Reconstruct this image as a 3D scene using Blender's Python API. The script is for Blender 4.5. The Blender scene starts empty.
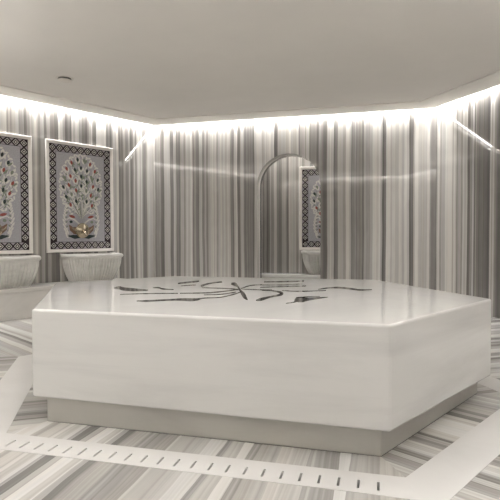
import bpy, bmesh, math, random
from mathutils import Vector, Matrix
LED, LEDF, LEDC, EXPO, ZLED = 95.0, 150.0, 45.0, 0.52, 2.555
FILL_SPOTW = 13.5
FILL_SPOTS = [(-2.2, 1.7), (-1.35, 2.6), (-.5, 2.75), (.3, 2.3), (-.8, 1.5)]
UPW, UPZ, UPL = 85.0, 1.62, [(3, .35), (4, .5), (5, .25), (5, .6)]
CAMV = ((0.968853, 0.247617, -0.002975), (-0.004057, 0.027884, 0.999603), (-0.247601, 0.968457, -0.028020))
INLAY = [([(-1.716,3.021),(-1.704,3.015),(-1.693,3.009),(-1.681,3.003),(-1.67,2.996),(-1.658,2.987),(-1.647,2.976),(-1.635,2.964),(-1.621,2.949),(-1.604,2.933),(-1.587,2.921),(-1.569,2.912),(-1.55,2.905),(-1.531,2.9),(-1.513,2.897),(-1.496,2.899),(-1.483,2.906),(-1.47,2.917),(-1.459,2.932),(-1.448,2.947),(-1.436,2.961)],[(-1.751,3.083),(-1.755,3.103),(-1.759,3.125),(-1.763,3.148),(-1.764,3.165),(-1.76,3.174),(-1.748,3.17),(-1.734,3.157),(-1.719,3.141),(-1.704,3.127),(-1.688,3.114),(-1.67,3.104),(-1.649,3.095),(-1.627,3.086),(-1.604,3.076),(-1.581,3.066),(-1.557,3.054),(-1.532,3.042),(-1.507,3.029),(-1.482,3.016),(-1.457,3.004)]),([(-1.471,3.109),(-1.461,3.107),(-1.451,3.106),(-1.441,3.104),(-1.431,3.101),(-1.421,3.095),(-1.413,3.087),(-1.406,3.076),(-1.396,3.061),(-1.384,3.046),(-1.37,3.036),(-1.356,3.031),(-1.339,3.029),(-1.322,3.029),(-1.305,3.029),(-1.288,3.029)],[(-1.49,3.149),(-1.484,3.157),(-1.48,3.167),(-1.474,3.176),(-1.468,3.182),(-1.46,3.182),(-1.45,3.173),(-1.438,3.158),(-1.429,3.144),(-1.42,3.132),(-1.406,3.119),(-1.389,3.108),(-1.369,3.097),(-1.347,3.087),(-1.325,3.076),(-1.303,3.066)]),([(-1.257,2.454),(-1.245,2.452),(-1.233,2.448),(-1.222,2.445),(-1.209,2.444),(-1.196,2.447),(-1.182,2.454),(-1.167,2.465),(-1.151,2.478),(-1.135,2.491),(-1.119,2.501),(-1.103,2.509),(-1.087,2.517),(-1.07,2.523),(-1.054,2.528),(-1.039,2.531),(-1.025,2.531),(-1.012,2.528),(-0.999,2.523),(-0.987,2.52),(-0.978,2.52),(-0.97,2.524),(-0.963,2.529),(-0.958,2.536),(-0.954,2.545),(-0.95,2.557),(-0.948,2.572),(-0.949,2.59),(-0.949,2.61),(-0.948,2.628),(-0.942,2.645),(-0.931,2.656),(-0.915,2.664),(-0.897,2.672),(-0.88,2.683),(-0.866,2.7),(-0.855,2.725),(-0.846,2.758),(-0.839,2.794),(-0.833,2.831),(-0.828,2.864),(-0.825,2.894),(-0.825,2.923),(-0.825,2.951),(-0.826,2.978),(-0.826,3.006)],[(-1.272,2.484),(-1.264,2.49),(-1.257,2.496),(-1.25,2.502),(-1.242,2.509),(-1.231,2.517),(-1.217,2.525),(-1.201,2.535),(-1.183,2.546),(-1.166,2.557),(-1.15,2.568),(-1.135,2.58),(-1.12,2.593),(-1.105,2.605),(-1.092,2.617),(-1.079,2.627),(-1.067,2.634),(-1.056,2.639),(-1.045,2.642),(-1.036,2.645),(-1.027,2.647),(-1.018,2.649),(-1.009,2.649),(-1.002,2.649),(-0.994,2.649),(-0.987,2.652),(-0.982,2.656),(-0.978,2.663),(-0.973,2.671),(-0.967,2.68),(-0.959,2.689),(-0.945,2.698),(-0.929,2.705),(-0.911,2.714),(-0.895,2.727),(-0.881,2.745),(-0.871,2.773),(-0.863,2.808),(-0.856,2.847),(-0.851,2.886),(-0.846,2.92),(-0.843,2.948),(-0.841,2.973),(-0.84,2.997),(-0.84,3.02),(-0.839,3.046)]),([(-1.414,3.408),(-1.402,3.427),(-1.39,3.445),(-1.378,3.464),(-1.367,3.483),(-1.357,3.503),(-1.349,3.525),(-1.343,3.547),(-1.338,3.569),(-1.333,3.592),(-1.327,3.615)],[(-1.454,3.502),(-1.446,3.531),(-1.438,3.561),(-1.43,3.591),(-1.422,3.619),(-1.413,3.644),(-1.404,3.663),(-1.395,3.679),(-1.386,3.693),(-1.376,3.706),(-1.367,3.72)]),([(-1.332,3.264),(-1.323,3.275),(-1.313,3.286),(-1.303,3.298),(-1.294,3.308),(-1.286,3.318),(-1.279,3.327),(-1.273,3.335),(-1.268,3.343),(-1.262,3.351),(-1.256,3.359)],[(-1.35,3.307),(-1.343,3.324),(-1.336,3.343),(-1.329,3.361),(-1.322,3.377),(-1.314,3.389),(-1.306,3.395),(-1.297,3.397),(-1.288,3.396),(-1.279,3.395),(-1.27,3.395)]),([(-1.167,3.226),(-1.172,3.258),(-1.177,3.291),(-1.182,3.323),(-1.187,3.354),(-1.189,3.384),(-1.188,3.413),(-1.187,3.442),(-1.183,3.469),(-1.179,3.495),(-1.174,3.517),(-1.167,3.535),(-1.16,3.55),(-1.151,3.563),(-1.143,3.575),(-1.134,3.588)],[(-1.232,3.384),(-1.232,3.406),(-1.233,3.428),(-1.234,3.452),(-1.234,3.477),(-1.233,3.501),(-1.23,3.524),(-1.225,3.548),(-1.22,3.571),(-1.214,3.593),(-1.208,3.615),(-1.202,3.635),(-1.195,3.655),(-1.188,3.674),(-1.181,3.692),(-1.175,3.711)]),([(-1.021,3.443),(-1.011,3.427),(-1.0,3.412),(-0.991,3.397),(-0.983,3.384),(-0.976,3.372),(-0.97,3.36),(-0.961,3.345),(-0.95,3.324),(-0.938,3.299),(-0.926,3.271),(-0.914,3.242),(-0.903,3.211),(-0.891,3.177),(-0.878,3.139),(-0.863,3.097),(-0.847,3.049),(-0.83,2.998),(-0.813,2.947),(-0.798,2.9),(-0.785,2.862),(-0.774,2.83),(-0.763,2.799),(-0.752,2.767),(-0.741,2.736),(-0.73,2.707),(-0.719,2.684),(-0.711,2.669),(-0.704,2.658),(-0.698,2.649),(-0.691,2.639)],[(-1.064,3.596),(-1.06,3.603),(-1.057,3.613),(-1.053,3.621),(-1.044,3.618),(-1.03,3.596),(-1.011,3.552),(-0.991,3.499),(-0.971,3.443),(-0.953,3.39),(-0.937,3.344),(-0.922,3.302),(-0.909,3.262),(-0.896,3.225),(-0.883,3.19),(-0.87,3.155),(-0.856,3.119),(-0.841,3.082),(-0.825,3.045),(-0.809,3.007),(-0.794,2.967),(-0.78,2.927),(-0.767,2.889),(-0.756,2.856),(-0.747,2.828),(-0.739,2.803),(-0.732,2.779),(-0.723,2.752),(-0.714,2.724),(-0.705,2.696),(-0.695,2.668)]),([(-1.165,2.839),(-1.128,2.852),(-1.09,2.862),(-1.052,2.874),(-1.017,2.89),(-0.986,2.913),(-0.96,2.946),(-0.937,2.988),(-0.917,3.035),(-0.897,3.085),(-0.875,3.133)],[(-1.182,2.878),(-1.146,2.895),(-1.109,2.911),(-1.072,2.928),(-1.038,2.948),(-1.007,2.974),(-0.98,3.008),(-0.957,3.048),(-0.936,3.093),(-0.914,3.14),(-0.891,3.186)]),([(-1.148,3.182),(-1.108,3.179),(-1.066,3.175),(-1.026,3.172),(-0.99,3.168),(-0.96,3.164),(-0.937,3.158),(-0.921,3.152),(-0.908,3.145),(-0.896,3.138),(-0.882,3.131)],[(-1.162,3.222),(-1.123,3.222),(-1.082,3.223),(-1.043,3.223),(-1.006,3.222),(-0.976,3.219),(-0.954,3.214),(-0.937,3.208),(-0.923,3.2),(-0.911,3.192),(-0.897,3.185)]),([(-0.995,2.794),(-0.976,2.803),(-0.955,2.811),(-0.935,2.82),(-0.917,2.832),(-0.901,2.847),(-0.888,2.867),(-0.877,2.892),(-0.869,2.92),(-0.86,2.948),(-0.85,2.976)],[(-1.009,2.831),(-0.99,2.845),(-0.971,2.858),(-0.952,2.872),(-0.935,2.887),(-0.919,2.904),(-0.907,2.926),(-0.896,2.95),(-0.887,2.976),(-0.877,3.004),(-0.867,3.03)]),([(-0.875,3.185),(-0.874,3.223),(-0.873,3.264),(-0.872,3.305),(-0.869,3.344),(-0.864,3.377),(-0.855,3.405),(-0.843,3.427),(-0.83,3.446),(-0.816,3.465),(-0.803,3.485)],[(-0.892,3.237),(-0.891,3.279),(-0.891,3.323),(-0.891,3.369),(-0.888,3.412),(-0.883,3.447),(-0.873,3.473),(-0.86,3.491),(-0.845,3.505),(-0.829,3.517),(-0.814,3.532)]),([(-0.862,3.156),(-0.832,3.152),(-0.802,3.146),(-0.773,3.141),(-0.746,3.138),(-0.723,3.136),(-0.706,3.138),(-0.693,3.142),(-0.683,3.147),(-0.673,3.153),(-0.662,3.158)],[(-0.872,3.195),(-0.843,3.194),(-0.814,3.192),(-0.785,3.191),(-0.758,3.19),(-0.735,3.19),(-0.718,3.19),(-0.704,3.192),(-0.693,3.193),(-0.682,3.195),(-0.67,3.196)]),([(-0.832,3.679),(-0.803,3.687),(-0.774,3.693),(-0.745,3.701),(-0.716,3.71),(-0.688,3.722),(-0.66,3.739),(-0.633,3.759),(-0.606,3.781),(-0.579,3.804),(-0.551,3.826)],[(-0.847,3.742),(-0.819,3.759),(-0.792,3.778),(-0.764,3.796),(-0.736,3.814),(-0.708,3.83),(-0.679,3.844),(-0.65,3.857),(-0.62,3.869),(-0.59,3.88),(-0.561,3.893)]),([(-0.812,3.458),(-0.783,3.46),(-0.755,3.46),(-0.727,3.461),(-0.698,3.466),(-0.671,3.475),(-0.643,3.492),(-0.616,3.514),(-0.588,3.539),(-0.56,3.566),(-0.532,3.591)],[(-0.82,3.495),(-0.793,3.503),(-0.766,3.511),(-0.738,3.518),(-0.711,3.528),(-0.683,3.54),(-0.655,3.557),(-0.627,3.576),(-0.598,3.597),(-0.568,3.619),(-0.539,3.64)]),([(-0.773,3.293),(-0.743,3.308),(-0.712,3.322),(-0.682,3.337),(-0.652,3.352),(-0.622,3.368),(-0.594,3.385),(-0.566,3.402),(-0.539,3.419),(-0.511,3.437),(-0.484,3.455)],[(-0.783,3.335),(-0.754,3.356),(-0.724,3.378),(-0.695,3.399),(-0.665,3.42),(-0.635,3.438),(-0.606,3.453),(-0.577,3.466),(-0.548,3.477),(-0.519,3.488),(-0.49,3.5)]),([(-0.635,2.613),(-0.63,2.614),(-0.625,2.613),(-0.619,2.613),(-0.614,2.617),(-0.609,2.627),(-0.605,2.647),(-0.602,2.675),(-0.598,2.707),(-0.594,2.739),(-0.59,2.765),(-0.584,2.784),(-0.578,2.801),(-0.571,2.815),(-0.564,2.829),(-0.559,2.843),(-0.555,2.856),(-0.55,2.869),(-0.547,2.883),(-0.546,2.903),(-0.549,2.946),(-0.563,3.025),(-0.576,3.067),(-0.585,3.087),(-0.593,3.101),(-0.602,3.113),(-0.612,3.125),(-0.624,3.136),(-0.636,3.145),(-0.649,3.153),(-0.662,3.159),(-0.674,3.161),(-0.687,3.16),(-0.701,3.158),(-0.714,3.155),(-0.727,3.153)],[(-0.649,2.665),(-0.648,2.682),(-0.647,2.699),(-0.646,2.715),(-0.645,2.732),(-0.642,2.75),(-0.637,2.768),(-0.631,2.787),(-0.624,2.806),(-0.616,2.826),(-0.61,2.846),(-0.603,2.865),(-0.597,2.884),(-0.59,2.902),(-0.585,2.921),(-0.581,2.94),(-0.579,2.961),(-0.577,2.983),(-0.576,3.004),(-0.577,3.018),(-0.576,3.007),(-0.567,2.961),(-0.565,2.954),(-0.569,2.967),(-0.576,2.985),(-0.585,3.004),(-0.595,3.023),(-0.607,3.042),(-0.621,3.061),(-0.635,3.078),(-0.648,3.092),(-0.662,3.101),(-0.676,3.106),(-0.69,3.109),(-0.704,3.112),(-0.718,3.115)]),([(-0.592,3.132),(-0.568,3.124),(-0.545,3.114),(-0.521,3.104),(-0.497,3.099),(-0.472,3.101),(-0.444,3.112),(-0.414,3.129),(-0.383,3.15),(-0.351,3.173),(-0.32,3.194)],[(-0.599,3.169),(-0.575,3.166),(-0.553,3.162),(-0.53,3.158),(-0.506,3.157),(-0.481,3.16),(-0.452,3.169),(-0.421,3.182),(-0.389,3.199),(-0.356,3.216),(-0.324,3.232)]),([(-0.377,3.254),(-0.366,3.272),(-0.356,3.291),(-0.345,3.31),(-0.334,3.326),(-0.321,3.338),(-0.307,3.347),(-0.292,3.352),(-0.276,3.354),(-0.26,3.353),(-0.244,3.35),(-0.228,3.342),(-0.211,3.33),(-0.194,3.316),(-0.178,3.302),(-0.164,3.291),(-0.152,3.28),(-0.142,3.268),(-0.133,3.258),(-0.123,3.251),(-0.111,3.25),(-0.098,3.255),(-0.083,3.267),(-0.068,3.282),(-0.053,3.298),(-0.038,3.312)],[(-0.382,3.293),(-0.372,3.317),(-0.362,3.343),(-0.352,3.369),(-0.341,3.393),(-0.329,3.414),(-0.315,3.433),(-0.301,3.451),(-0.285,3.465),(-0.269,3.475),(-0.253,3.478),(-0.235,3.472),(-0.217,3.458),(-0.199,3.439),(-0.183,3.421),(-0.168,3.405),(-0.155,3.391),(-0.145,3.376),(-0.135,3.363),(-0.126,3.352),(-0.114,3.344),(-0.101,3.342),(-0.086,3.343),(-0.07,3.346),(-0.054,3.349),(-0.038,3.352)]),([(-0.46,2.544),(-0.452,2.553),(-0.445,2.562),(-0.437,2.571),(-0.43,2.58),(-0.424,2.588),(-0.42,2.599),(-0.417,2.615),(-0.415,2.627),(-0.413,2.623),(-0.41,2.615),(-0.406,2.613),(-0.401,2.612),(-0.394,2.612),(-0.388,2.613),(-0.382,2.618),(-0.378,2.627),(-0.376,2.639),(-0.374,2.653),(-0.37,2.668),(-0.364,2.685),(-0.356,2.704),(-0.345,2.725),(-0.334,2.747),(-0.322,2.768),(-0.312,2.788),(-0.303,2.804),(-0.296,2.818),(-0.289,2.831),(-0.282,2.844),(-0.275,2.857)],[(-0.464,2.569),(-0.458,2.581),(-0.45,2.592),(-0.443,2.604),(-0.438,2.618),(-0.434,2.637),(-0.435,2.66),(-0.439,2.685),(-0.443,2.717),(-0.448,2.763),(-0.447,2.803),(-0.443,2.826),(-0.437,2.84),(-0.431,2.848),(-0.424,2.852),(-0.417,2.853),(-0.411,2.848),(-0.404,2.837),(-0.398,2.823),(-0.391,2.812),(-0.383,2.808),(-0.372,2.812),(-0.359,2.822),(-0.346,2.835),(-0.332,2.848),(-0.321,2.858),(-0.311,2.864),(-0.302,2.869),(-0.294,2.873),(-0.286,2.877),(-0.277,2.881)]),([(-0.448,2.795),(-0.438,2.801),(-0.428,2.807),(-0.418,2.813),(-0.407,2.819),(-0.396,2.827),(-0.382,2.835),(-0.368,2.844),(-0.352,2.853),(-0.337,2.863),(-0.322,2.872)],[(-0.453,2.825),(-0.443,2.835),(-0.434,2.846),(-0.425,2.856),(-0.414,2.866),(-0.403,2.875),(-0.389,2.882),(-0.374,2.888),(-0.357,2.893),(-0.341,2.898),(-0.325,2.903)]),([(-1.5,2.716),(-1.468,2.73),(-1.436,2.744),(-1.403,2.759),(-1.37,2.773),(-1.338,2.785),(-1.306,2.797),(-1.273,2.807),(-1.241,2.817),(-1.209,2.826),(-1.177,2.836)],[(-1.514,2.74),(-1.484,2.759),(-1.453,2.778),(-1.423,2.797),(-1.391,2.815),(-1.359,2.83),(-1.327,2.842),(-1.294,2.851),(-1.26,2.859),(-1.227,2.867),(-1.194,2.875)])]
C = bpy.context.scene.collection
PI = math.pi
rnd = random.Random(7)

# ------------------------------------------------------------------ materials
def new_mat(name):
    m = bpy.data.materials.new(name); m.use_nodes = True
    nt = m.node_tree; b = nt.nodes['Principled BSDF']
    return m, nt, b

def plain(name, col, rough=.5, metal=0., noise=0., nscale=20., spec=.5):
    m, nt, b = new_mat(name)
    b.inputs['Roughness'].default_value = rough
    b.inputs['Metallic'].default_value = metal
    b.inputs['Specular IOR Level'].default_value = spec
    b.inputs['Base Color'].default_value = (*col, 1)
    if noise:
        tc = nt.nodes.new('ShaderNodeTexCoord'); n = nt.nodes.new('ShaderNodeTexNoise')
        n.inputs['Scale'].default_value = nscale; n.inputs['Detail'].default_value = 4
        r = nt.nodes.new('ShaderNodeValToRGB')
        r.color_ramp.elements[0].position = .3; r.color_ramp.elements[1].position = .7
        r.color_ramp.elements[0].color = (*[max(0, c*(1-noise)) for c in col], 1)
        r.color_ramp.elements[1].color = (*[min(1, c*(1+noise)) for c in col], 1)
        nt.links.new(tc.outputs['Object'], n.inputs['Vector'])
        nt.links.new(n.outputs['Fac'], r.inputs['Fac'])
        nt.links.new(r.outputs['Color'], b.inputs['Base Color'])
    return m

def striped(name, s1, s2, s3, ramp, rough, warp=.012, weights=(.40, .45, .15), spec=.5):
    """polished banded marble: bands run along V of the UV map, vary along U (metres)"""
    m, nt, b = new_mat(name); N = nt.nodes.new; L = nt.links.new
    uv = N('ShaderNodeUVMap'); uv.uv_map = 'UVMap'
    sep = N('ShaderNodeSeparateXYZ'); L(uv.outputs['UV'], sep.inputs[0])
    # gentle wander of the bands
    mp = N('ShaderNodeMapping'); mp.inputs['Scale'].default_value = (2.2, .55, 1); L(uv.outputs['UV'], mp.inputs['Vector'])
    wn = N('ShaderNodeTexNoise'); wn.noise_dimensions = '2D'; wn.inputs['Scale'].default_value = 1.6; wn.inputs['Detail'].default_value = 3
    L(mp.outputs[0], wn.inputs['Vector'])
    w = N('ShaderNodeMath'); w.operation = 'MULTIPLY_ADD'; w.inputs[1].default_value = warp*2; 
    L(wn.outputs['Fac'], w.inputs[0]); L(sep.outputs['X'], w.inputs[2])
    def cells(scale, off):
        a = N('ShaderNodeMath'); a.operation = 'ADD'; a.inputs[1].default_value = off; L(w.outputs[0], a.inputs[0])
        v = N('ShaderNodeTexVoronoi'); v.voronoi_dimensions = '1D'; v.feature = 'SMOOTH_F1'
        v.inputs['Scale'].default_value = scale; v.inputs['Smoothness'].default_value = .03; v.inputs['Randomness'].default_value = 1
        L(a.outputs[0], v.inputs['W'])
        s = N('ShaderNodeSeparateColor'); L(v.outputs['Color'], s.inputs[0]); return s
    c1, c2 = cells(s1, 3.1), cells(s2, 11.7)
    n3 = N('ShaderNodeTexNoise'); n3.noise_dimensions = '1D'; n3.inputs['Scale'].default_value = s3; n3.inputs['Detail'].default_value = 2
    L(w.outputs[0], n3.inputs['W'])
    def mul(x, k):
        q = N('ShaderNodeMath'); q.operation = 'MULTIPLY'; q.inputs[1].default_value = k; L(x, q.inputs[0]); return q.outputs[0]
    def add(x, y):
        q = N('ShaderNodeMath'); q.operation = 'ADD'; L(x, q.inputs[0]); L(y, q.inputs[1]); return q.outputs[0]
    val = add(add(mul(c1.outputs[0], weights[0]), mul(c2.outputs[0], weights[1])), mul(n3.outputs['Fac'], weights[2]))
    # faint cloudiness inside the bands
    cn = N('ShaderNodeTexNoise'); cn.noise_dimensions = '2D'; cn.inputs['Scale'].default_value = 9; cn.inputs['Detail'].default_value = 5
    L(mp.outputs[0], cn.inputs['Vector'])
    cm = N('ShaderNodeMath'); cm.operation = 'MULTIPLY_ADD'; cm.inputs[1].default_value = .09; L(cn.outputs['Fac'], cm.inputs[0]); L(val, cm.inputs[2])
    sb = N('ShaderNodeMath'); sb.operation = 'SUBTRACT'; sb.inputs[1].default_value = .045; L(cm.outputs[0], sb.inputs[0])
    r = N('ShaderNodeValToRGB'); L(sb.outputs[0], r.inputs['Fac'])
    el = r.color_ramp.elements
    el[0].position, el[0].color = ramp[0][0], (*ramp[0][1], 1)
    el[1].position, el[1].color = ramp[-1][0], (*ramp[-1][1], 1)
    for p, c in ramp[1:-1]:
        e = el.new(p); e.color = (*c, 1)
    # warm / cool tint of single bands
    mix = N('ShaderNodeMix'); mix.data_type = 'RGBA'; mix.blend_type = 'MULTIPLY'
    L(mul(c2.outputs[1], .9), mix.inputs['Factor']); L(r.outputs['Color'], mix.inputs[6]); mix.inputs[7].default_value = (1, .97, .93, 1)
    L(mix.outputs[2], b.inputs['Base Color'])
    b.inputs['Roughness'].default_value = rough; b.inputs['Specular IOR Level'].default_value = spec
    return m

def white_marble(name, base, vein, rough, scale=1.0, stretch=(1, 1, 3), lo=.45, hi=.75):
    m, nt, b = new_mat(name); N = nt.nodes.new; L = nt.links.new
    tc = N('ShaderNodeTexCoord'); mp = N('ShaderNodeMapping'); mp.inputs['Scale'].default_value = stretch
    mp.inputs['Rotation'].default_value = (.12, .05, .2)
    L(tc.outputs['Object'], mp.inputs['Vector'])
    n = N('ShaderNodeTexNoise'); n.inputs['Scale'].default_value = scale; n.inputs['Detail'].default_value = 7
    n.inputs['Roughness'].default_value = .62; n.inputs['Distortion'].default_value = .5
    L(mp.outputs[0], n.inputs['Vector'])
    r = N('ShaderNodeValToRGB'); L(n.outputs['Fac'], r.inputs['Fac'])
    r.color_ramp.elements[0].position = lo; r.color_ramp.elements[0].color = (*base, 1)
    r.color_ramp.elements[1].position = hi; r.color_ramp.elements[1].color = (*vein, 1)
    L(r.outputs['Color'], b.inputs['Base Color'])
    b.inputs['Roughness'].default_value = rough
    return m

def emit(name, col, s):
    m, nt, b = new_mat(name)
    b.inputs['Base Color'].default_value = (.8, .8, .8, 1)
    b.inputs['Emission Color'].default_value = (*col, 1); b.inputs['Emission Strength'].default_value = s
    return m

WALL_RAMP = [(.16, (.125, .120, .116)), (.30, (.180, .173, .167)), (.45, (.255, .247, .238)), (.54, (.36, .35, .336)), (.68, (.42, .41, .395)), (.82, (.56, .55, .53))]
FLOOR_RAMP = [(.18, (.21, .205, .20)), (.34, (.36, .355, .35)), (.48, (.49, .485, .48)), (.62, (.62, .62, .615)), (.80, (.73, .73, .725))]
M = {}
M['wall'] = striped('striped_marble_wall', 21, 40, 85, WALL_RAMP, .018, weights=(.60, .29, .11), spec=.55)
M['floor'] = striped('striped_marble_floor', 10, 24, 60, FLOOR_RAMP, .2, warp=.03, weights=(.36, .36, .28))
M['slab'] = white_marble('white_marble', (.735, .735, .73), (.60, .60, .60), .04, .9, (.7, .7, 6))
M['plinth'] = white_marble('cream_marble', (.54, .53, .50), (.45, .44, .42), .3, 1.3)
M['band'] = white_marble('white_marble_band', (.74, .735, .73), (.66, .655, .65), .25, 1.5)
M['ledge'] = white_marble('grey_white_marble', (.60, .585, .56), (.50, .49, .47), .2, 1.6)
M['basin'] = white_marble('basin_marble', (.64, .63, .605), (.50, .49, .47), .28, 3.0)
M['black'] = plain('black_marble', (.018, .02, .018), .1)
M['ceiling'] = plain('ceiling_paint', (.80, .775, .735), .8, noise=.015, nscale=3)
M['ceil_core'] = plain('white_plaster', (.85, .84, .81), .8, noise=.02, nscale=5)
M['dark'] = plain('dark_gap', (.05, .05, .045), .7, noise=.1)
M['duct'] = plain('drain_dark', (.015, .014, .013), .6, noise=.1)
M['led'] = emit('warm_white_led', (1, .985, .965), LED)
M['led_front'] = emit('warm_white_led_bright', (1, .985, .965), LEDF)
M['led_cell'] = emit('warm_white_led_cell', (1, .985, .965), LEDC)
M['plaster'] = plain('white_wall_plaster', (.82, .80, .76), .6, noise=.02, nscale=4)
M['frame'] = plain('white_frame_marble', (.76, .73, .70), .3, noise=.04, nscale=12)
M['p_dark'] = plain('mosaic_dark', (.030, .022, .026), .6, noise=.15, nscale=60, spec=.2)
M['p_field'] = plain('mosaic_lavender', (.40, .395, .43), .6, noise=.16, nscale=90, spec=.2)
M['p_mid'] = plain('mosaic_mauve', (.36, .33, .36), .6, noise=.15, nscale=90, spec=.2)
M['p_white'] = plain('mosaic_white', (.66, .65, .61), .6, noise=.06, nscale=60, spec=.2)
M['p_green'] = plain('mosaic_grey_green', (.22, .25, .20), .6, noise=.15, nscale=70, spec=.2)
M['p_red'] = plain('mosaic_red', (.30, .085, .07), .6, noise=.15, nscale=70, spec=.2)
M['p_ink'] = plain('mosaic_ink', (.035, .05, .05), .6, noise=.15, nscale=70, spec=.2)
M['p_brown'] = plain('mosaic_brown', (.20, .12, .085), .6, noise=.2, nscale=70, spec=.2)
M['brass'] = plain('brass', (.42, .36, .27), .25, 1., noise=.08, nscale=40)
M['white_plastic'] = plain('white_plastic', (.74, .71, .66), .5, noise=.02)
M['shadow_gap_grey'] = plain('shadow_gap_grey', (.13, .12, .11), .6, noise=.05)

# ------------------------------------------------------------------ helpers
class MB:
    """collects polygons with a material slot and UVs, links them as one mesh object"""
    def __init__(s): s.v = []; s.f = []; s.m = []; s.uv = []
    def poly(s, pts, mat=0, uv=None):
        i = len(s.v); s.v += [tuple(p) for p in pts]; s.f.append(list(range(i, i+len(pts)))); s.m.append(mat)
        s.uv.append(uv if uv else [(0, 0)]*len(pts))
    def grid(s, rows, mat=0, closed=False):
        i = len(s.v); n = len(rows[0])
        for r in rows: s.v += [tuple(p) for p in r]
        for a in range(len(rows)-1):
            for b in range(n if closed else n-1):
                c = (b+1) % n
                s.f.append([i+a*n+b, i+a*n+c, i+(a+1)*n+c, i+(a+1)*n+b]); s.m.append(mat); s.uv.append([(0, 0)]*4)
    def prism(s, base, z0, z1, mat=0):
        """vertical prism over an anticlockwise outline"""
        n = len(base); ar = sum(base[i][0]*base[(i+1) % n][1]-base[(i+1) % n][0]*base[i][1] for i in range(n))
        if ar < 0: base = base[::-1]
        s.poly([(x, y, z1) for x, y in base], mat); s.poly([(x, y, z0) for x, y in base[::-1]], mat)
        for i in range(n):
            (x, y), (p, q) = base[i], base[(i+1) % n]
            s.poly([(x, y, z0), (p, q, z0), (p, q, z1), (x, y, z1)], mat)
    def box(s, x0, x1, y0, y1, z0, z1, mat=0): s.prism([(x0, y0), (x1, y0), (x1, y1), (x0, y1)], z0, z1, mat)
    def lathe(s, prof, cx=0, cy=0, axis='z', n=32, mat=0, o=(0, 0, 0)):
        rows = []
        for r, h in prof:
            row = []
            for k in range(n):
                a = 2*PI*k/n; u, v = r*math.cos(a), r*math.sin(a)
                row.append((o[0]+u, o[1]+v, o[2]+h) if axis == 'z' else (o[0]+u, o[1]-h, o[2]+v))
            rows.append(row)
        s.grid(rows, mat, True)
    def tube(s, pts, rad, mat=0, n=10):
        pts = [Vector(p) for p in pts]; rows = []
        for i, p in enumerate(pts):
            t = (pts[min(i+1, len(pts)-1)]-pts[max(i-1, 0)]).normalized()
            a = t.orthogonal().normalized() if i == 0 else (a - t*a.dot(t)).normalized()
            b = t.cross(a); r = rad[i] if isinstance(rad, (list, tuple)) else rad
            rows.append([p+(a*math.cos(2*PI*k/n)+b*math.sin(2*PI*k/n))*r for k in range(n)])
        s.grid(rows, mat, True); s.poly(rows[0][::-1], mat); s.poly(rows[-1], mat)
    def build(s, name, mats, parent=None, smooth=False, bevel=0, merge=True, recalc=True):
        me = bpy.data.meshes.new(name); me.from_pydata(s.v, [], s.f)
        for m in (mats if isinstance(mats, (list, tuple)) else [mats]): me.materials.append(m)
        uvl = me.uv_layers.new(name='UVMap'); li = 0
        for p, uv, m in zip(me.polygons, s.uv, s.m):
            p.material_index = m
            for k in range(p.loop_total): uvl.data[p.loop_start+k].uv = uv[k]
        bm = bmesh.new(); bm.from_mesh(me)
        if merge: bmesh.ops.remove_doubles(bm, verts=bm.verts, dist=1e-5)
        if recalc: bmesh.ops.recalc_face_normals(bm, faces=bm.faces)
        if bevel:
            es = [e for e in bm.edges if len(e.link_faces) == 2 and e.calc_face_angle(0) > .35]
            bmesh.ops.bevel(bm, geom=es, offset=bevel, segments=4, profile=.5, affect='EDGES')
        bm.to_mesh(me); bm.free()
        if smooth:
            for p in me.polygons: p.use_smooth = not (bevel and p.area > .02)
            try: me.set_sharp_from_angle(angle=.7)
            except Exception: pass
        o = bpy.data.objects.new(name, me); C.objects.link(o)
        if parent: o.parent = parent
        return o

def struct(o): o['kind'] = 'structure'; return o
def tag(o, label, cat, group=None):
    o['label'] = label; o['category'] = cat
    if group: o['group'] = group
    return o
def thing(name, label, cat, loc=(0, 0, 0), rz=0., group=None):
    o = bpy.data.objects.new(name, None); o.empty_display_size = .1; C.objects.link(o)
    o.location = loc; o.rotation_euler = (0, 0, rz); return tag(o, label, cat, group)
def copy_tree(o, parent=None):
    c = o.copy(); C.objects.link(c)
    if parent: c.parent = parent
    for ch in [x for x in bpy.data.objects if x.parent == o]: copy_tree(ch, c)
    return c

# ------------------------------------------------------------------ the hexagonal room
def line_x(n1, d1, n2, d2):
    det = n1[0]*n2[1]-n1[1]*n2[0]
    return Vector(((d1*n2[1]-n1[1]*d2)/det, (n1[0]*d2-d1*n2[0])/det))
def nv(a): a = math.radians(a); return Vector((math.cos(a), math.sin(a)))
WALLS = [('left', nv(152.3857), 5.927), ('back', nv(90), 6.738), ('right', nv(34.1277), 4.3592),
         ('front_right', nv(-28), .9), ('front', nv(-90), .6), ('front_left', nv(210), 2.3785)]
RV = [line_x(WALLS[i][1], WALLS[i][2], WALLS[(i+1) % 6][1], WALLS[(i+1) % 6][2]) for i in range(6)]  # RV[i]: wall i meets wall i+1
def room_poly(inset):
    return [line_x(WALLS[i][1], WALLS[i][2]-inset, WALLS[(i+1) % 6][1], WALLS[(i+1) % 6][2]-inset) for i in range(6)]
ZC = 2.482; ZT = 2.64; GAP = .075
UOFF = {'left': 3.3, 'back': 20.1, 'right': 41.2, 'front_right': 60.4, 'front': 77.7, 'front_left': 95.2}
ends = {}
for i, (nm, n, d) in enumerate(WALLS):
    ends[nm] = (RV[i-1], RV[i])
def wall_quad(mb, a, b, y_out, nm, z0, z1, u0):
    L_ = (b-a).length
    mb.poly([(*a, z0), (*b, z0), (*b, z1), (*a, z1)], 0, [(u0, z0), (u0+L_, z0), (u0+L_, z1), (u0, z1)])
T = .16
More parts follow.
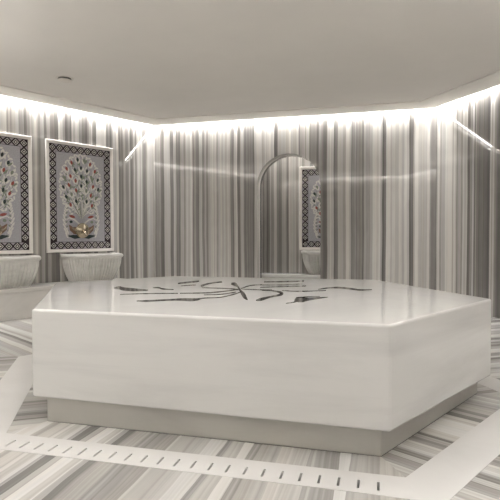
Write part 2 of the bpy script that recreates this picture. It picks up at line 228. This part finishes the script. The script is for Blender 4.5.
for nm, n, d in WALLS:
    if nm == 'back': continue
    a, b = ends[nm]; mb = MB(); u0 = UOFF[nm]; L_ = (b-a).length
    wall_quad(mb, a, b, 0, nm, -.05, ZT, u0)
    A2, B2 = a+n*T, b+n*T
    mb.poly([(*A2, -.05), (*A2, ZT), (*B2, ZT), (*B2, -.05)], 0, [(u0, 0), (u0, ZT), (u0+L_, ZT), (u0+L_, 0)])
    mb.poly([(*a, ZT), (*b, ZT), (*B2, ZT), (*A2, ZT)], 0, [(u0, 0), (u0+L_, 0), (u0+L_, .1), (u0, .1)])
    mb.poly([(*a, -.05), (*A2, -.05), (*A2, ZT), (*a, ZT)], 0); mb.poly([(*b, -.05), (*b, ZT), (*B2, ZT), (*B2, -.05)], 0)
    struct(mb.build('wall_'+nm, M['wall']))

# back wall with the round-arched opening to the bathing cell
YB = 6.738; TW = .28; ax0, ax1, spring = -1.62, -.75, 1.576; acx = (ax0+ax1)/2; ar = (ax1-ax0)/2
xa, xb = RV[0].x, RV[1].x; u0 = UOFF['back']
arc = [(acx+ar*math.cos(PI-PI*k/28), spring+ar*math.sin(PI-PI*k/28)) for k in range(29)]
mb = MB()
for y in (YB, YB+TW):
    def q(pts): mb.poly([(x, y, z) for x, z in pts], 0, [(u0+x-xa, z) for x, z in pts])
    q([(xa, -.05), (ax0, -.05), (ax0, ZT), (xa, ZT)]); q([(ax1, -.05), (xb, -.05), (xb, ZT), (ax1, ZT)])
    for k in range(28):
        (x0, z0), (x1, z1) = arc[k], arc[k+1]; q([(x0, z0), (x1, z1), (x1, ZT), (x0, ZT)])
prof = [(ax0, -.05)]+arc+[(ax1, -.05)]
for k in range(len(prof)-1):
    (x0, z0), (x1, z1) = prof[k], prof[k+1]
    ua, ub = u0+x0-xa, u0+x1-xa
    uc = 9.37; uvq = [(uc, .1*k), (uc, .1*k+.1), (uc+TW, .1*k+.1), (uc+TW, .1*k)]
    mb.poly([(x0, YB, z0), (x1, YB, z1), (x1, YB+TW, z1), (x0, YB+TW, z0)], 0, uvq)
mb.poly([(xa, YB, ZT), (xb, YB, ZT), (xb, YB+TW, ZT), (xa, YB+TW, ZT)])
mb.poly([(xa, YB, -.05), (xa, YB, ZT), (xa, YB+TW, ZT), (xa, YB+TW, -.05)]); mb.poly([(xb, YB, -.05), (xb, YB+TW, -.05), (xb, YB+TW, ZT), (xb, YB, ZT)])
struct(mb.build('wall_back', M['wall'], recalc=False))

# bathing cell behind the arch
cx0, cx1, cy0, cy1, CZ = -2.3, .25, YB+TW, 7.62, 2.5
for nm, a, b, uo in (('alcove_back', (cx0, cy1), (cx1, cy1), 7.4), ('alcove_left', (cx0, cy0), (cx0, cy1), 1.2), ('alcove_right', (cx1, cy1), (cx1, cy0), 2.9)):
    a, b = Vector(a), Vector(b); mb = MB(); L_ = (b-a).length
    dn = Vector(((b-a).y, -(b-a).x)).normalized()*-.1
    for s in (0, 1):
        p, r = a+dn*s, b+dn*s
        mb.poly([(*p, -.05), (*r, -.05), (*r, CZ), (*p, CZ)], 0, [(uo, 0), (uo+L_, 0), (uo+L_, CZ), (uo, CZ)])
    p, r = a+dn, b+dn
    mb.poly([(*a, CZ), (*b, CZ), (*r, CZ), (*p, CZ)]); mb.poly([(*a, -.05), (*p, -.05), (*p, CZ), (*a, CZ)]); mb.poly([(*b, -.05), (*r, -.05), (*r, CZ), (*b, CZ)])
    struct(mb.build('wall_'+nm, M['wall']))
mb = MB(); mb.box(cx0-.1, cx1+.1, YB+TW, cy1+.1, CZ, CZ+.08); struct(mb.build('ceiling_alcove', M['ceiling']))
mb = MB(); mb.box(cx0, cx1, cy1-.075, cy1-.035, CZ-.03, CZ-.001, 0); struct(mb.build('trim_alcove_light', M['led_cell']))

# floor: six mitred sectors of striped marble, inside and outside the white drain band
PL = [(-1.556, 2.098), (.015, 2.082), (.548, 3.06), (-.061, 4.029), (-1.694, 4.029), (-2.181, 3.185)]
BI = [(-1.642, 1.920), (.102, 1.920), (.730, 3.013), (.041, 4.206), (-1.797, 4.206), (-2.375, 3.204)]
BO = [(-1.787, 1.766), (.223, 1.766), (.941, 3.010), (.146, 4.387), (-1.901, 4.387), (-2.600, 3.177)]
# room corners in the same order: front-left, front-right, right, back-right, back-left, left
RC = [RV[4], RV[3], RV[2], RV[1], RV[0], RV[5]]
mb = MB()
def sector(p0, p1, p2, p3, k):
    a, b = Vector(BI[k]), Vector(BI[(k+1) % 6]); t = (b-a).normalized(); n = Vector((t.y, -t.x))
    P = [Vector(p) for p in (p0, p1, p2, p3)]
    mb.poly([(*p, 0) for p in P], 0, [(p.dot(t)+13.7*k, p.dot(n)) for p in P])
for k in range(6):
    j = (k+1) % 6
    sector(PL[k], PL[j], BI[j], BI[k], k)
    sector(BO[k], BO[j], RC[j], RC[k], k)
# the cell's floor continues through the arch
P = [(ax0, YB), (ax1, YB), (ax1, cy0), (cx1, cy0), (cx1, cy1), (cx0, cy1), (cx0, cy0), (ax0, cy0)]
mb.poly([(x, y, 0) for x, y in P], 0, [(x+5, y) for x, y in P])
# underside and the channel below the band
mb.poly([(*v, -.09) for v in room_poly(-.1)], 1)
mb.prism(PL, -.089, -.001, 1)
struct(mb.build('floor', [M['floor'], M['duct']], recalc=False))

# white drain band, one stone strip per side; the front strip has slots cut through
ZB, TB = .0015, .045
for k in range(6):
    j = (k+1) % 6; mb = MB()
    if k: mb.prism([BI[k], BI[j], BO[j], BO[k]], ZB-TB, ZB)
    else:
        yi, yo = BI[0][1], BO[0][1]; ys0, ys1 = 1.797, 1.860; hw = .0045
        xs = [.004-.0703*(22-i) for i in range(23)]
        def cell(x0, x1, y0, y1): mb.poly([(x0, y0, ZB), (x1, y0, ZB), (x1, y1, ZB), (x0, y1, ZB)])
        xl, xr = xs[0]-.02, xs[-1]+.02
        mb.poly([(BO[0][0], yo, ZB), (xl, yo, ZB), (xl, yi, ZB), (BI[0][0], yi, ZB)])
        mb.poly([(xr, yo, ZB), (BO[1][0], yo, ZB), (BI[1][0], yi, ZB), (xr, yi, ZB)])
        cell(xl, xr, yo, ys0); cell(xl, xr, ys1, yi)
        gx = [xl]+[v for x in xs for v in (x-hw, x+hw)]+[xr]
        for i in range(0, len(gx), 2): cell(gx[i], gx[i+1], ys0, ys1)
        for x in xs:
            r = [(x-hw, ys0), (x+hw, ys0), (x+hw, ys1), (x-hw, ys1)]
            for i in range(4):
                (p, q_), (s, t) = r[i], r[(i+1) % 4]
                mb.poly([(p, q_, ZB), (p, q_, ZB-TB), (s, t, ZB-TB), (s, t, ZB)])
        o4 = [(BO[0][0], yo), (BO[1][0], yo), (BI[1][0], yi), (BI[0][0], yi)]
        for i in range(4):
            (p, q_), (s, t) = o4[i], o4[(i+1) % 4]
            mb.poly([(p, q_, ZB-TB), (s, t, ZB-TB), (s, t, ZB), (p, q_, ZB)])
    struct(mb.build('trim_%d' % (k+1), M['band'], recalc=bool(k), merge=False))

# ceiling: raised centre, lower border, light slot along the walls, core slab above
outer, inner = room_poly(GAP), room_poly(GAP+.34)
mb = MB()
ZR = ZC+.014
mb.poly([(*v, ZR) for v in inner], 0)
for i in range(6):
    j = (i+1) % 6
    mb.poly([(*outer[i], ZC), (*outer[j], ZC), (*inner[j], ZC), (*inner[i], ZC)], 0)
    mb.poly([(*inner[i], ZC), (*inner[j], ZC), (*inner[j], ZR), (*inner[i], ZR)], 0)
    mb.poly([(*outer[i], ZC), (*outer[j], ZC), (*outer[j], ZC+.045), (*outer[i], ZC+.045)], 1)
mb.poly([(*v, ZC+.045) for v in outer], 1)
struct(mb.build('ceiling', [M['ceiling'], M['ceil_core']]))
mb = MB(); mb.prism([tuple(v) for v in room_poly(-.12)], ZT-.001, ZT+.08); struct(mb.build('ceiling_core', M['ceil_core']))
for i, (nm, n, d) in enumerate(WALLS):
    a0, a1 = room_poly(.03)[i-1], room_poly(.03)[i]; b0, b1 = room_poly(.06)[i-1], room_poly(.06)[i]
    t = (a1-a0).normalized()*.03
    mb = MB(); mb.prism([tuple(a0+t), tuple(a1-t), tuple(b1-t), tuple(b0+t)], ZLED-.008, ZLED, 1)
    mb.m[1] = 0   # only the underside glows
    struct(mb.build('trim_cove_light_'+nm, [M['led_front'] if nm.startswith('front') else M['led'], M['ceil_core']]))

# added, unseen fill lamps: half-bowl uplighters on the three near walls, brightening the ceiling
def fill_uplighter(i, wall, f):
    nm, n, d = WALLS[wall]; a, b = ends[nm]; p = a.lerp(b, f)-n*.001
    mb = MB(); rows = []
    for r, h in ((.002, -.13), (.08, -.125), (.17, -.09), (.24, -.03), (.26, .03), (.25, .03), (.23, -.03), (.16, -.08), (.07, -.11), (.002, -.112)):
        rows.append([(r*math.cos(PI+PI*k/20), r*math.sin(PI+PI*k/20), h) for k in range(21)])
    mb.grid(rows)
    for e in (0, -1): mb.poly([r[e] for r in rows])
    o = struct(mb.build('trim_fill_uplighter_%d' % i, M['white_plastic'], smooth=True)); o.location = (p.x, p.y, UPZ); o.rotation_euler = (0, 0, math.atan2(n.y, n.x)-PI/2)
    li = bpy.data.lights.new('fill_uplighter', 'SPOT'); li.energy = UPW; li.spot_size = math.radians(125); li.spot_blend = .7; li.shadow_soft_size = .03; li.color = (1, .98, .95)
    lo = bpy.data.objects.new('fill_uplighter', li); C.objects.link(lo); q = p-n*.17; lo.location = (q.x, q.y, UPZ-.02); lo.rotation_mode = 'QUATERNION'; lo.rotation_quaternion = Vector((-n.x*.75, -n.y*.75, 1)).to_track_quat('-Z', 'Y')
for i, (w_, f_) in enumerate(UPL): fill_uplighter(i+1, w_, f_)

# added fill: surface-mounted cylinder downlights, out of view, over the near half of the room
for i, (x, y) in enumerate(FILL_SPOTS):
    mb = MB(); mb.lathe([(.0005, 0), (.062, 0), (.062, -.13), (.056, -.13), (.052, -.03), (.0005, -.03)], n=28)
    o = struct(mb.build('trim_fill_downlight_%d' % (i+1), M['white_plastic'], smooth=True)); o.location = (x, y, ZR-.0005)
    li = bpy.data.lights.new('fill_downlight', 'SPOT'); li.energy = FILL_SPOTW; li.spot_size = math.radians(165); li.spot_blend = .6; li.shadow_soft_size = .035; li.color = (1, .975, .94)
    lo = bpy.data.objects.new('fill_downlight', li); C.objects.link(lo); lo.location = (x, y, ZR-.115)

# ------------------------------------------------------------------ the big platform
SL = [(-1.622, 2.078), (.050, 2.034), (.607, 2.998), (-.021, 4.097), (-1.734, 4.097), (-2.375, 3.32)]
SC = (-.9, 3.1, 0)
plat = thing('marble_platform', 'large hexagonal white marble platform with a swirling black inlay, in the middle of the floor', 'platform', SC)
loc = lambda P: [(x-SC[0], y-SC[1]) for x, y in P]
mb = MB(); mb.prism(loc(SL), .120, .5475); mb.build('top_block', M['slab'], plat, bevel=.012)
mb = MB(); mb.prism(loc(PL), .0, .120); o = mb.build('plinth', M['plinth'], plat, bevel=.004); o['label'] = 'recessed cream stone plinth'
for L_, R_ in INLAY:
    L_, R_ = loc(L_), loc(R_); z = .5479; mb = MB()
    for i in range(len(L_)-1): mb.poly([(*L_[i], z), (*L_[i+1], z), (*R_[i+1], z), (*R_[i], z)])
    o = mb.build('inlay', M['black'], plat, recalc=False)
    for p in o.data.polygons:
        if p.normal.z < 0: p.flip()
    o['label'] = 'curling stroke of black inlay'

# ------------------------------------------------------------------ stone ledges
def left_pt(u, v): # u: metres from the back corner along the left wall, v: out from the wall
    n = WALLS[0][1]; t = Vector((-n.y, n.x)); t = t if t.y < 0 else -t
    return RV[0]+t*u-n*v
ZL = .336
def ledge(name, pts, label, front):
    c = Vector((sum(p[0] for p in pts)/4, sum(p[1] for p in pts)/4))
    t = thing(name, label, 'ledge', (c.x, c.y, 0))
    q = [(p[0]-c.x, p[1]-c.y) for p in pts]
    mb = MB(); mb.prism(q, 0, ZL-.045); mb.build('base', M['ledge'], t)
    # coping slab overhanging 12 mm at the front edge (pts[2], pts[3])
    d = (Vector(q[3])-Vector(q[0])).normalized()*.012
    q2 = [q[0], q[1], tuple(Vector(q[2])+d), tuple(Vector(q[3])+d)]
    mb = MB(); mb.prism(q2, ZL-.045, ZL); mb.build('coping', M['slab'] if front else M['ledge'], t, bevel=.006, smooth=True)
    return t
u_end = (RV[5]-RV[0]).length
n0 = WALLS[0][1]
pa, pb, pc, pd = left_pt(.66, .001), left_pt(u_end-.01, .001), left_pt(u_end-.25, .42), left_pt(.66, .42)
ledge('stone_ledge', [tuple(v) for v in (pa, pb, pc, pd)], 'long low grey white marble ledge along the left wall, carrying the fluted basins', False)
ledge('stone_ledge', [(cx1-.005, cy1-.001), (cx0+.005, cy1-.001), (cx0+.005, 7.19), (cx1-.005, 7.19)], 'low marble ledge with a bright edge inside the arched opening', True)

# ------------------------------------------------------------------ fluted wash basins
def outline(sx=1., sy=1.):
    c = [(-.36, 0), (-.36, -.16), (-.245, -.42), (.245, -.42), (.36, -.16), (.36, 0)]
    out = []; per = .0052
    for (x0, y0), (x1, y1) in zip(c[:-1], c[1:]):
        n = max(2, int(math.hypot(x1-x0, y1-y0)/per)); 
        for k in range(n): out.append((x0+(x1-x0)*k/n, y0+(y1-y0)*k/n))
    out.append(c[-1])
    for _ in range(5):
        out = [out[0]]+[((a[0]+2*b[0]+c_[0])/4, (a[1]+2*b[1]+c_[1])/4) for a, b, c_ in zip(out[:-2], out[1:-1], out[2:])]+[out[-1]]
    return [(x*sx, y*sy) for x, y in out]
def make_basin(label, group):
    t = thing('wash_basin', label, 'basin', group=group)
    P = outline(); n = len(P); s = [0]
    for a, b in zip(P[:-1], P[1:]): s.append(s[-1]+math.hypot(b[0]-a[0], b[1]-a[1]))
    nrm = []
    for i in range(n):
        a, b = P[max(i-1, 0)], P[min(i+1, n-1)]; d = Vector((b[0]-a[0], b[1]-a[1])).normalized(); nrm.append(Vector((-d.y, d.x)))
    mb = MB(); rows = []
    H = .292; NZ = 14
    for k in range(NZ+1):
        q = k/NZ; sc = .74+.25*math.sin(q*PI/2)**.9
        fl = .020*min(1, (1-q)*9)*min(1, q*12)
        row = []
        for (x, y), a, nn in zip(P, s, nrm):
            ph = abs(math.sin(PI*a/.043)); dd = fl*(1-ph**.5)
            row.append((x*sc+nn.x*dd*(1 if True else 0), min(0, y*sc+nn.y*dd), H*q))
        rows.append(row)
    mb.grid(rows, 0)
    # hollow inside and flat back
    ins = []
    for q, sc in ((1, .86), (.75, .80), (.5, .7), (.35, .5)):
        ins.append([(x*sc, y*sc-.02*(1), H*q+.0) for x, y in P])
    mb.grid(ins, 0); mb.poly([p for p in ins[-1]], 0)
    mb.poly([r[0] for r in rows]+[r[-1] for r in rows][::-1], 0)
    mb.poly([p for p in rows[0]], 0)
    mb.build('bowl', M['basin'], t, smooth=True)
    mb = MB(); rr = []
    for sc, z in ((.86, H-.002), (.985, H-.002), (1.03, H+.010), (1.045, H+.028), (1.03, H+.044), (1.0, H+.05), (.88, H+.05), (.86, H+.044), (.86, H-.002)):
        off = -.02 if sc < .9 else 0
        rr.append([(x*sc, min(0, y*sc+off), z) for x, y in P])
    mb.grid(rr, 0)
    for e in (0, -1): mb.poly([r[e] for r in rr[:-1]], 0)
    # back rail closing the rim along the wall
    mb.box(-.36, .36, -.045, -.0005, H-.002, H+.05, 0)
    mb.build('rim', M['basin'], t, smooth=True)
    return t
RZL = math.radians(152.3857-90)
b1 = make_basin('fluted marble wash basin under the whole framed mosaic on the left wall', 'fluted marble wash basins')
p = left_pt(1.075, .003); b1.location = (p.x, p.y, ZL); b1.rotation_euler = (0, 0, RZL)
b2 = copy_tree(b1); b2['label'] = 'fluted marble wash basin at the left edge, cut off by the picture edge'
p = left_pt(2.15, .003); b2.location = (p.x, p.y, ZL)
b3 = copy_tree(b1); b3['label'] = 'fluted marble wash basin seen through the arched opening'
b3.location = (-.745, cy1-.003, ZL); b3.rotation_euler = (0, 0, 0)

# ------------------------------------------------------------------ framed mosaic panels
def ell(mb, cx, cz, a, b, rot, mat, y, n=10, pointed=True):
    pts = []
    for k in range(n):
        t = 2*PI*k/n; x, z = a*math.cos(t), b*math.sin(t)
        if pointed: z *= (1-.55*abs(math.cos(t))**2)
        pts.append((cx+x*math.cos(rot)-z*math.sin(rot), y, cz+x*math.sin(rot)+z*math.cos(rot)))
    mb.poly(pts, mat)
def ribbon(mb, pts, w, mat, y):
    P = [Vector(p) for p in pts]; prev = None
    for i, p in enumerate(P):
        d = (P[min(i+1, len(P)-1)]-P[max(i-1, 0)]).normalized(); nn = Vector((-d.y, d.x))
        h = w*(1-.6*i/len(P))/2; cur = (p+nn*h, p-nn*h)
        if prev: mb.poly([(prev[0].x, y, prev[0].y), (cur[0].x, y, cur[0].y), (cur[1].x, y, cur[1].y), (prev[1].x, y, prev[1].y)], mat)
        prev = cur
def make_panel(w, h, label, seed):
    R_ = random.Random(seed)
    t = thing('mosaic_panel', label, 'mosaic panel', group='framed mosaic panels')
    fw = .042
    mb = MB()
    O = [(-w/2, 0), (w/2, 0), (w/2, h), (-w/2, h)]; I = [(-w/2+fw, fw), (w/2-fw, fw), (w/2-fw, h-fw), (-w/2+fw, h-fw)]
    Bv = [(-w/2+.006, .006), (w/2-.006, .006), (w/2-.006, h-.006), (-w/2+.006, h-.006)]
    seq = [(O, -.0005), (O, -.024), (Bv, -.03), ([(x*.985, (z-h/2)*.99+h/2) for x, z in Bv], -.03), (I, -.024), (I, -.008)]
    mb.grid([[(x, y, z) for x, z in P] for P, y in seq], 0, True)
    mb.build('frame', M['frame'], t)
    bw = .092
    iw, ih = w/2-fw, h-2*fw
    nx = max(3, round((2*iw-bw)/.098)); nz = max(3, round((ih-bw)/.098))
    mb = MB(); y0 = -.012
    def rect(x0, x1, z0, z1, mat, y): mb.poly([(x0, y, z0), (x1, y, z0), (x1, y, z1), (x0, y, z1)], mat)
    zb, zt = fw, h-fw
    rect(-iw, iw, zb, zb+bw, 0, y0); rect(-iw, iw, zt-bw, zt, 0, y0); rect(-iw, -iw+bw, zb+bw, zt-bw, 0, y0); rect(iw-bw, iw, zb+bw, zt-bw, 0, y0)
    cs = []
    for i in range(nx+1):
        x = -iw+bw/2+(2*iw-bw)*i/nx; cs += [(x, zb+bw/2, 'x'), (x, zt-bw/2, 'x')]
    for i in range(1, nz):
        z = zb+bw/2+(ih-bw)*i/nz; cs += [(-iw+bw/2, z, 'z'), (iw-bw/2, z, 'z')]
    sx, sz = (2*iw-bw)/nx, (ih-bw)/nz
    def dia(x, z, a, mat, y): mb.poly([(x-a, y, z), (x, y, z-a), (x+a, y, z), (x, y, z+a)], mat)
    for x, z, k in cs:
        dia(x, z, .036, 1, y0-.0004); dia(x, z, .027, 0, y0-.0008); dia(x, z, .012, 1, y0-.0012)
        # mauve triangles between the diamonds on both edges of the border
        for sg in (-1, 1):
            if k == 'x':
                if x < iw-bw: c = x+sx/2; e = z+sg*bw/2; mb.poly([(c-.030, y0-.0004, e-sg*.004), (c+.030, y0-.0004, e-sg*.004), (c, y0-.0004, e-sg*.034)], 2)
            else:
                c = z+sz/2; e = x+sg*bw/2; mb.poly([(e-sg*.004, y0-.0004, c-.030), (e-sg*.004, y0-.0004, c+.030), (e-sg*.034, y0-.0004, c)], 2)
    o = mb.build('border', [M['p_dark'], M['p_white'], M['p_mid']], t, merge=False, recalc=False); o['label'] = 'dark border of white diamonds'
    fx, f0, f1 = iw-bw, zb+bw, zt-bw; fh = f1-f0
    mb = MB(); rect(-fx, fx, f0, f1, 0, y0)
    mb.build('field', M['p_field'], t, merge=False, recalc=False)
    # the flowering tree: stems, leaves and buds above a footed vase
    mb = MB(); Y = y0-.0006
    W_, G_, RD, K_, BR = 0, 1, 2, 3, 4
    X = lambda a: a*fx
    Zp = lambda b: f0+b*fh
    ccx, ccz, rx, rz = 0, Zp(.635), fx*.74, fh*.30
    buds = []
    for ring, cnt in ((1.0, 17), (.68, 12), (.36, 6), (.0, 1)):
        for k in range(cnt):
            a = 2*PI*(k+.5*(cnt % 2))/cnt+PI/2
            if ring > .3 and abs((a % (2*PI))-1.5*PI) < .45*ring: continue
            buds.append((ccx+rx*ring*math.cos(a)*(1-.14*max(0, -math.sin(a))), ccz+rz*ring*math.sin(a), a, ring))
    for i, (x, z, a, ring) in enumerate(buds):
        side = 1 if x >= 0 else -1
        b0 = (0.008*side, Zp(.26)); c1 = (x*.35, Zp(.34)+.2*(z-Zp(.34))); c2 = (x*1.12, z-.11)
        pts = []
        for k in range(11):
            q = k/10; pts.append(tuple((1-q)**3*b0[j]+3*(1-q)**2*q*c1[j]+3*(1-q)*q*q*c2[j]+q**3*(x, z)[j] for j in (0, 1)))
        ribbon(mb, pts, .009, W_ if i % 3 else G_, Y)
        for k in (5, 7, 9):
            px, pz = pts[k]; sg = R_.choice((-1, 1))
            ell(mb, px+sg*.016, pz+.008, .022, .008, sg*.7+(PI if sg < 0 else 0), R_.choice((W_, W_, G_)), Y-.0004)
    for i, (x, z, a, ring) in enumerate(buds):
        up = PI/2-.5*(x/rx)
        ell(mb, x-.021, z-.014, .037, .013, up+.5, W_, Y-.0008); ell(mb, x+.021, z-.014, .037, .013, up-.5, G_ if i % 2 else W_, Y-.0008)
        ell(mb, x, z+.004, .029, .0175, up, (RD, K_, RD, K_, G_)[(i*7+seed) % 5], Y-.0012)
    for k in range(150):
        a = R_.uniform(0, 2*PI); r = R_.uniform(.1, 1.05); x = ccx+rx*r*math.cos(a); z = ccz+rz*r*math.sin(a)
        if math.sin(a) < -.75 and r > .5: continue
        ell(mb, x, z, R_.uniform(.016, .028), R_.uniform(.006, .010), R_.uniform(.4, PI-.4), W_ if k % 5 < 3 else G_, Y-.0003)
    for k in range(46):
        a = -1.1+(PI+2.2)*k/45; rr_ = 1.16+.035*(k % 2); x = rx*rr_*math.cos(a); z = ccz+rz*rr_*math.sin(a)
        ell(mb, x, z, .024, .012, a+PI/2+(.6 if k % 2 else -.6), W_, Y-.0003)
    # white leaf edging down the sides of the crown and the vase
    for sg in (-1, 1):
        for k in range(15):
            q = k/14; z = Zp(.06)+q*fh*.36; x = sg*fx*(.60+.12*math.sin(q*PI*1.0)+.02*math.sin(q*40))
            ell(mb, x, z, .026, .011, PI/2-sg*.6, W_, Y-.0004); ell(mb, x-sg*.026, z+.01, .018, .008, PI/2+sg*.9, W_ if k % 2 else G_, Y-.0008)
        for k in range(13):
            a = PI*(-.25+1.0*k/12*.72); x = sg*(rx*1.12*math.cos(a)); z = ccz+rz*1.1*math.sin(a)
            ell(mb, x, z, .022, .009, a if sg > 0 else PI-a, W_, Y-.0004)
    # big leaves flanking the vase, its foot, the vase body
    for sg in (-1, 1):
        ribbon(mb, [(sg*.03, Zp(.20)), (sg*.10, Zp(.25)), (sg*.17, Zp(.27)), (sg*.20, Zp(.25))], .022, W_, Y-.0012)
        ell(mb, sg*.13, Zp(.285), .045, .018, sg*.25, RD, Y-.0014)
        ell(mb, sg*.145, Zp(.225), .022, .018, 0, K_ if sg < 0 else G_, Y-.0014, pointed=False)
        mb.poly([(0, Y-.0016, Zp(.045)), (sg*.10, Y-.0016, Zp(.03)), (sg*.20, Y-.0016, Zp(.065)), (sg*.12, Y-.0016, Zp(.078)), (0, Y-.0016, Zp(.07))], K_)
        mb.poly([(0, Y-.0020, Zp(.08)), (sg*.11, Y-.0020, Zp(.085)), (sg*.165, Y-.0020, Zp(.13)), (sg*.175, Y-.0020, Zp(.195)), (sg*.12, Y-.0020, Zp(.165)), (0, Y-.0020, Zp(.17))], BR)
        ell(mb, sg*.195, Zp(.12), .03, .012, PI/2-sg*.3, W_, Y-.0022)
    o = mb.build('flower_motif', [M['p_white'], M['p_green'], M['p_red'], M['p_ink'], M['p_brown']], t, merge=False, recalc=False)
    o['label'] = 'flowering tree rising from a vase'
    return t
for lab, u, sd in (('framed floral mosaic panel shown whole on the left wall, dark diamond border', 1.155, 3),
                   ('framed floral mosaic panel cut off by the left edge of the picture', 2.257, 4)):
    t = make_panel(.932, 1.382, lab, sd); p = left_pt(u, .001); t.location = (p.x, p.y, .698); t.rotation_euler = (0, 0, RZL)
t = make_panel(.932, 1.26, 'framed floral mosaic panel half seen inside the arched opening', 5); t.location = (-.70, cy1-.001, .682)

# ------------------------------------------------------------------ round brass taps in front of the mosaics
tap = thing('wall_tap', 'round polished brass tap on the whole mosaic panel of the left wall', 'tap', group='round brass taps')
mb = MB(); mb.lathe([(0, .004), (.05, .004), (.085, .016), (.094, .022), (.096, .028), (.091, .031), (.084, .027), (.062, .034), (.035, .044), (.018, .047), (0.0005, .048)], axis='y', n=40)
mb.build('rosette', M['brass'], tap, smooth=True)
mb = MB(); mb.tube([(0, -.04, -.01), (0, -.075, -.014), (0, -.10, -.03), (0, -.108, -.058)], [.016, .0145, .0135, .013], n=14); mb.build('spout', M['brass'], tap, smooth=True)
for sg in (-1, 1):
    mb = MB(); mb.tube([(sg*.075, -.018, 0), (sg*.105, -.026, .004), (sg*.125, -.03, .016), (sg*.14, -.03, .040)], [.012, .011, .010, .006], n=12); mb.build('handle', M['brass'], tap, smooth=True)
p = left_pt(1.158, .0155); tap.location = (p.x, p.y, .972); tap.rotation_euler = (0, 0, RZL)
t2 = copy_tree(tap); t2['label'] = 'round polished brass tap at the left edge, on the cut off mosaic panel'
p = left_pt(2.245, .0155); t2.location = (p.x, p.y, .972)

# ------------------------------------------------------------------ round fitting in the ceiling
v = thing('ceiling_vent', 'small round white fitting with a dark gap in the ceiling', 'ceiling fitting', (-3.08, 4.50, ZR))
mb = MB(); mb.lathe([(.0005, 0), (.064, 0), (.064, -.018), (.0005, -.018)], n=40); o = mb.build('neck', M['shadow_gap_grey'], v, smooth=True); o['label'] = 'ring coloured dark as the shaded gap'  # dark grey stands in for the shadow in the gap
mb = MB(); mb.lathe([(.0005, -.018), (.068, -.018), (.0715, -.021), (.070, -.025), (.05, -.029), (.0005, -.031)], n=40); mb.build('cover', M['white_plastic'], v, smooth=True)
mb = MB(); mb.lathe([(.074, 0), (.088, 0), (.086, -.004), (.076, -.004), (.074, 0)], n=40); mb.build('rim', M['white_plastic'], v, smooth=True)

# ------------------------------------------------------------------ camera, world, colour management
cam = bpy.data.cameras.new('camera'); co = bpy.data.objects.new('camera', cam); C.objects.link(co)
cam.sensor_width = 36; cam.lens = 36.1278; cam.clip_start = .02
RI, UP, FW = CAMV
co.matrix_world = Matrix(((RI[0], UP[0], -FW[0], 0), (RI[1], UP[1], -FW[1], 0), (RI[2], UP[2], -FW[2], .8975), (0, 0, 0, 1)))
bpy.context.scene.camera = co
w = bpy.data.worlds.new('world'); bpy.context.scene.world = w; w.use_nodes = True
w.node_tree.nodes['Background'].inputs[0].default_value = (.02, .02, .02, 1)
vs = bpy.context.scene.view_settings
vs.view_transform = 'Standard'; vs.look = 'None'; vs.gamma = 1; vs.use_curve_mapping = False; vs.exposure = EXPO
sc = bpy.context.scene.cycles; sc.denoising_prefilter = 'NONE'
sc.max_bounces = 12; sc.diffuse_bounces = 8; sc.glossy_bounces = 6; sc.caustics_reflective = False; sc.caustics_refractive = False
sc.sample_clamp_indirect = 10; sc.use_adaptive_sampling = False
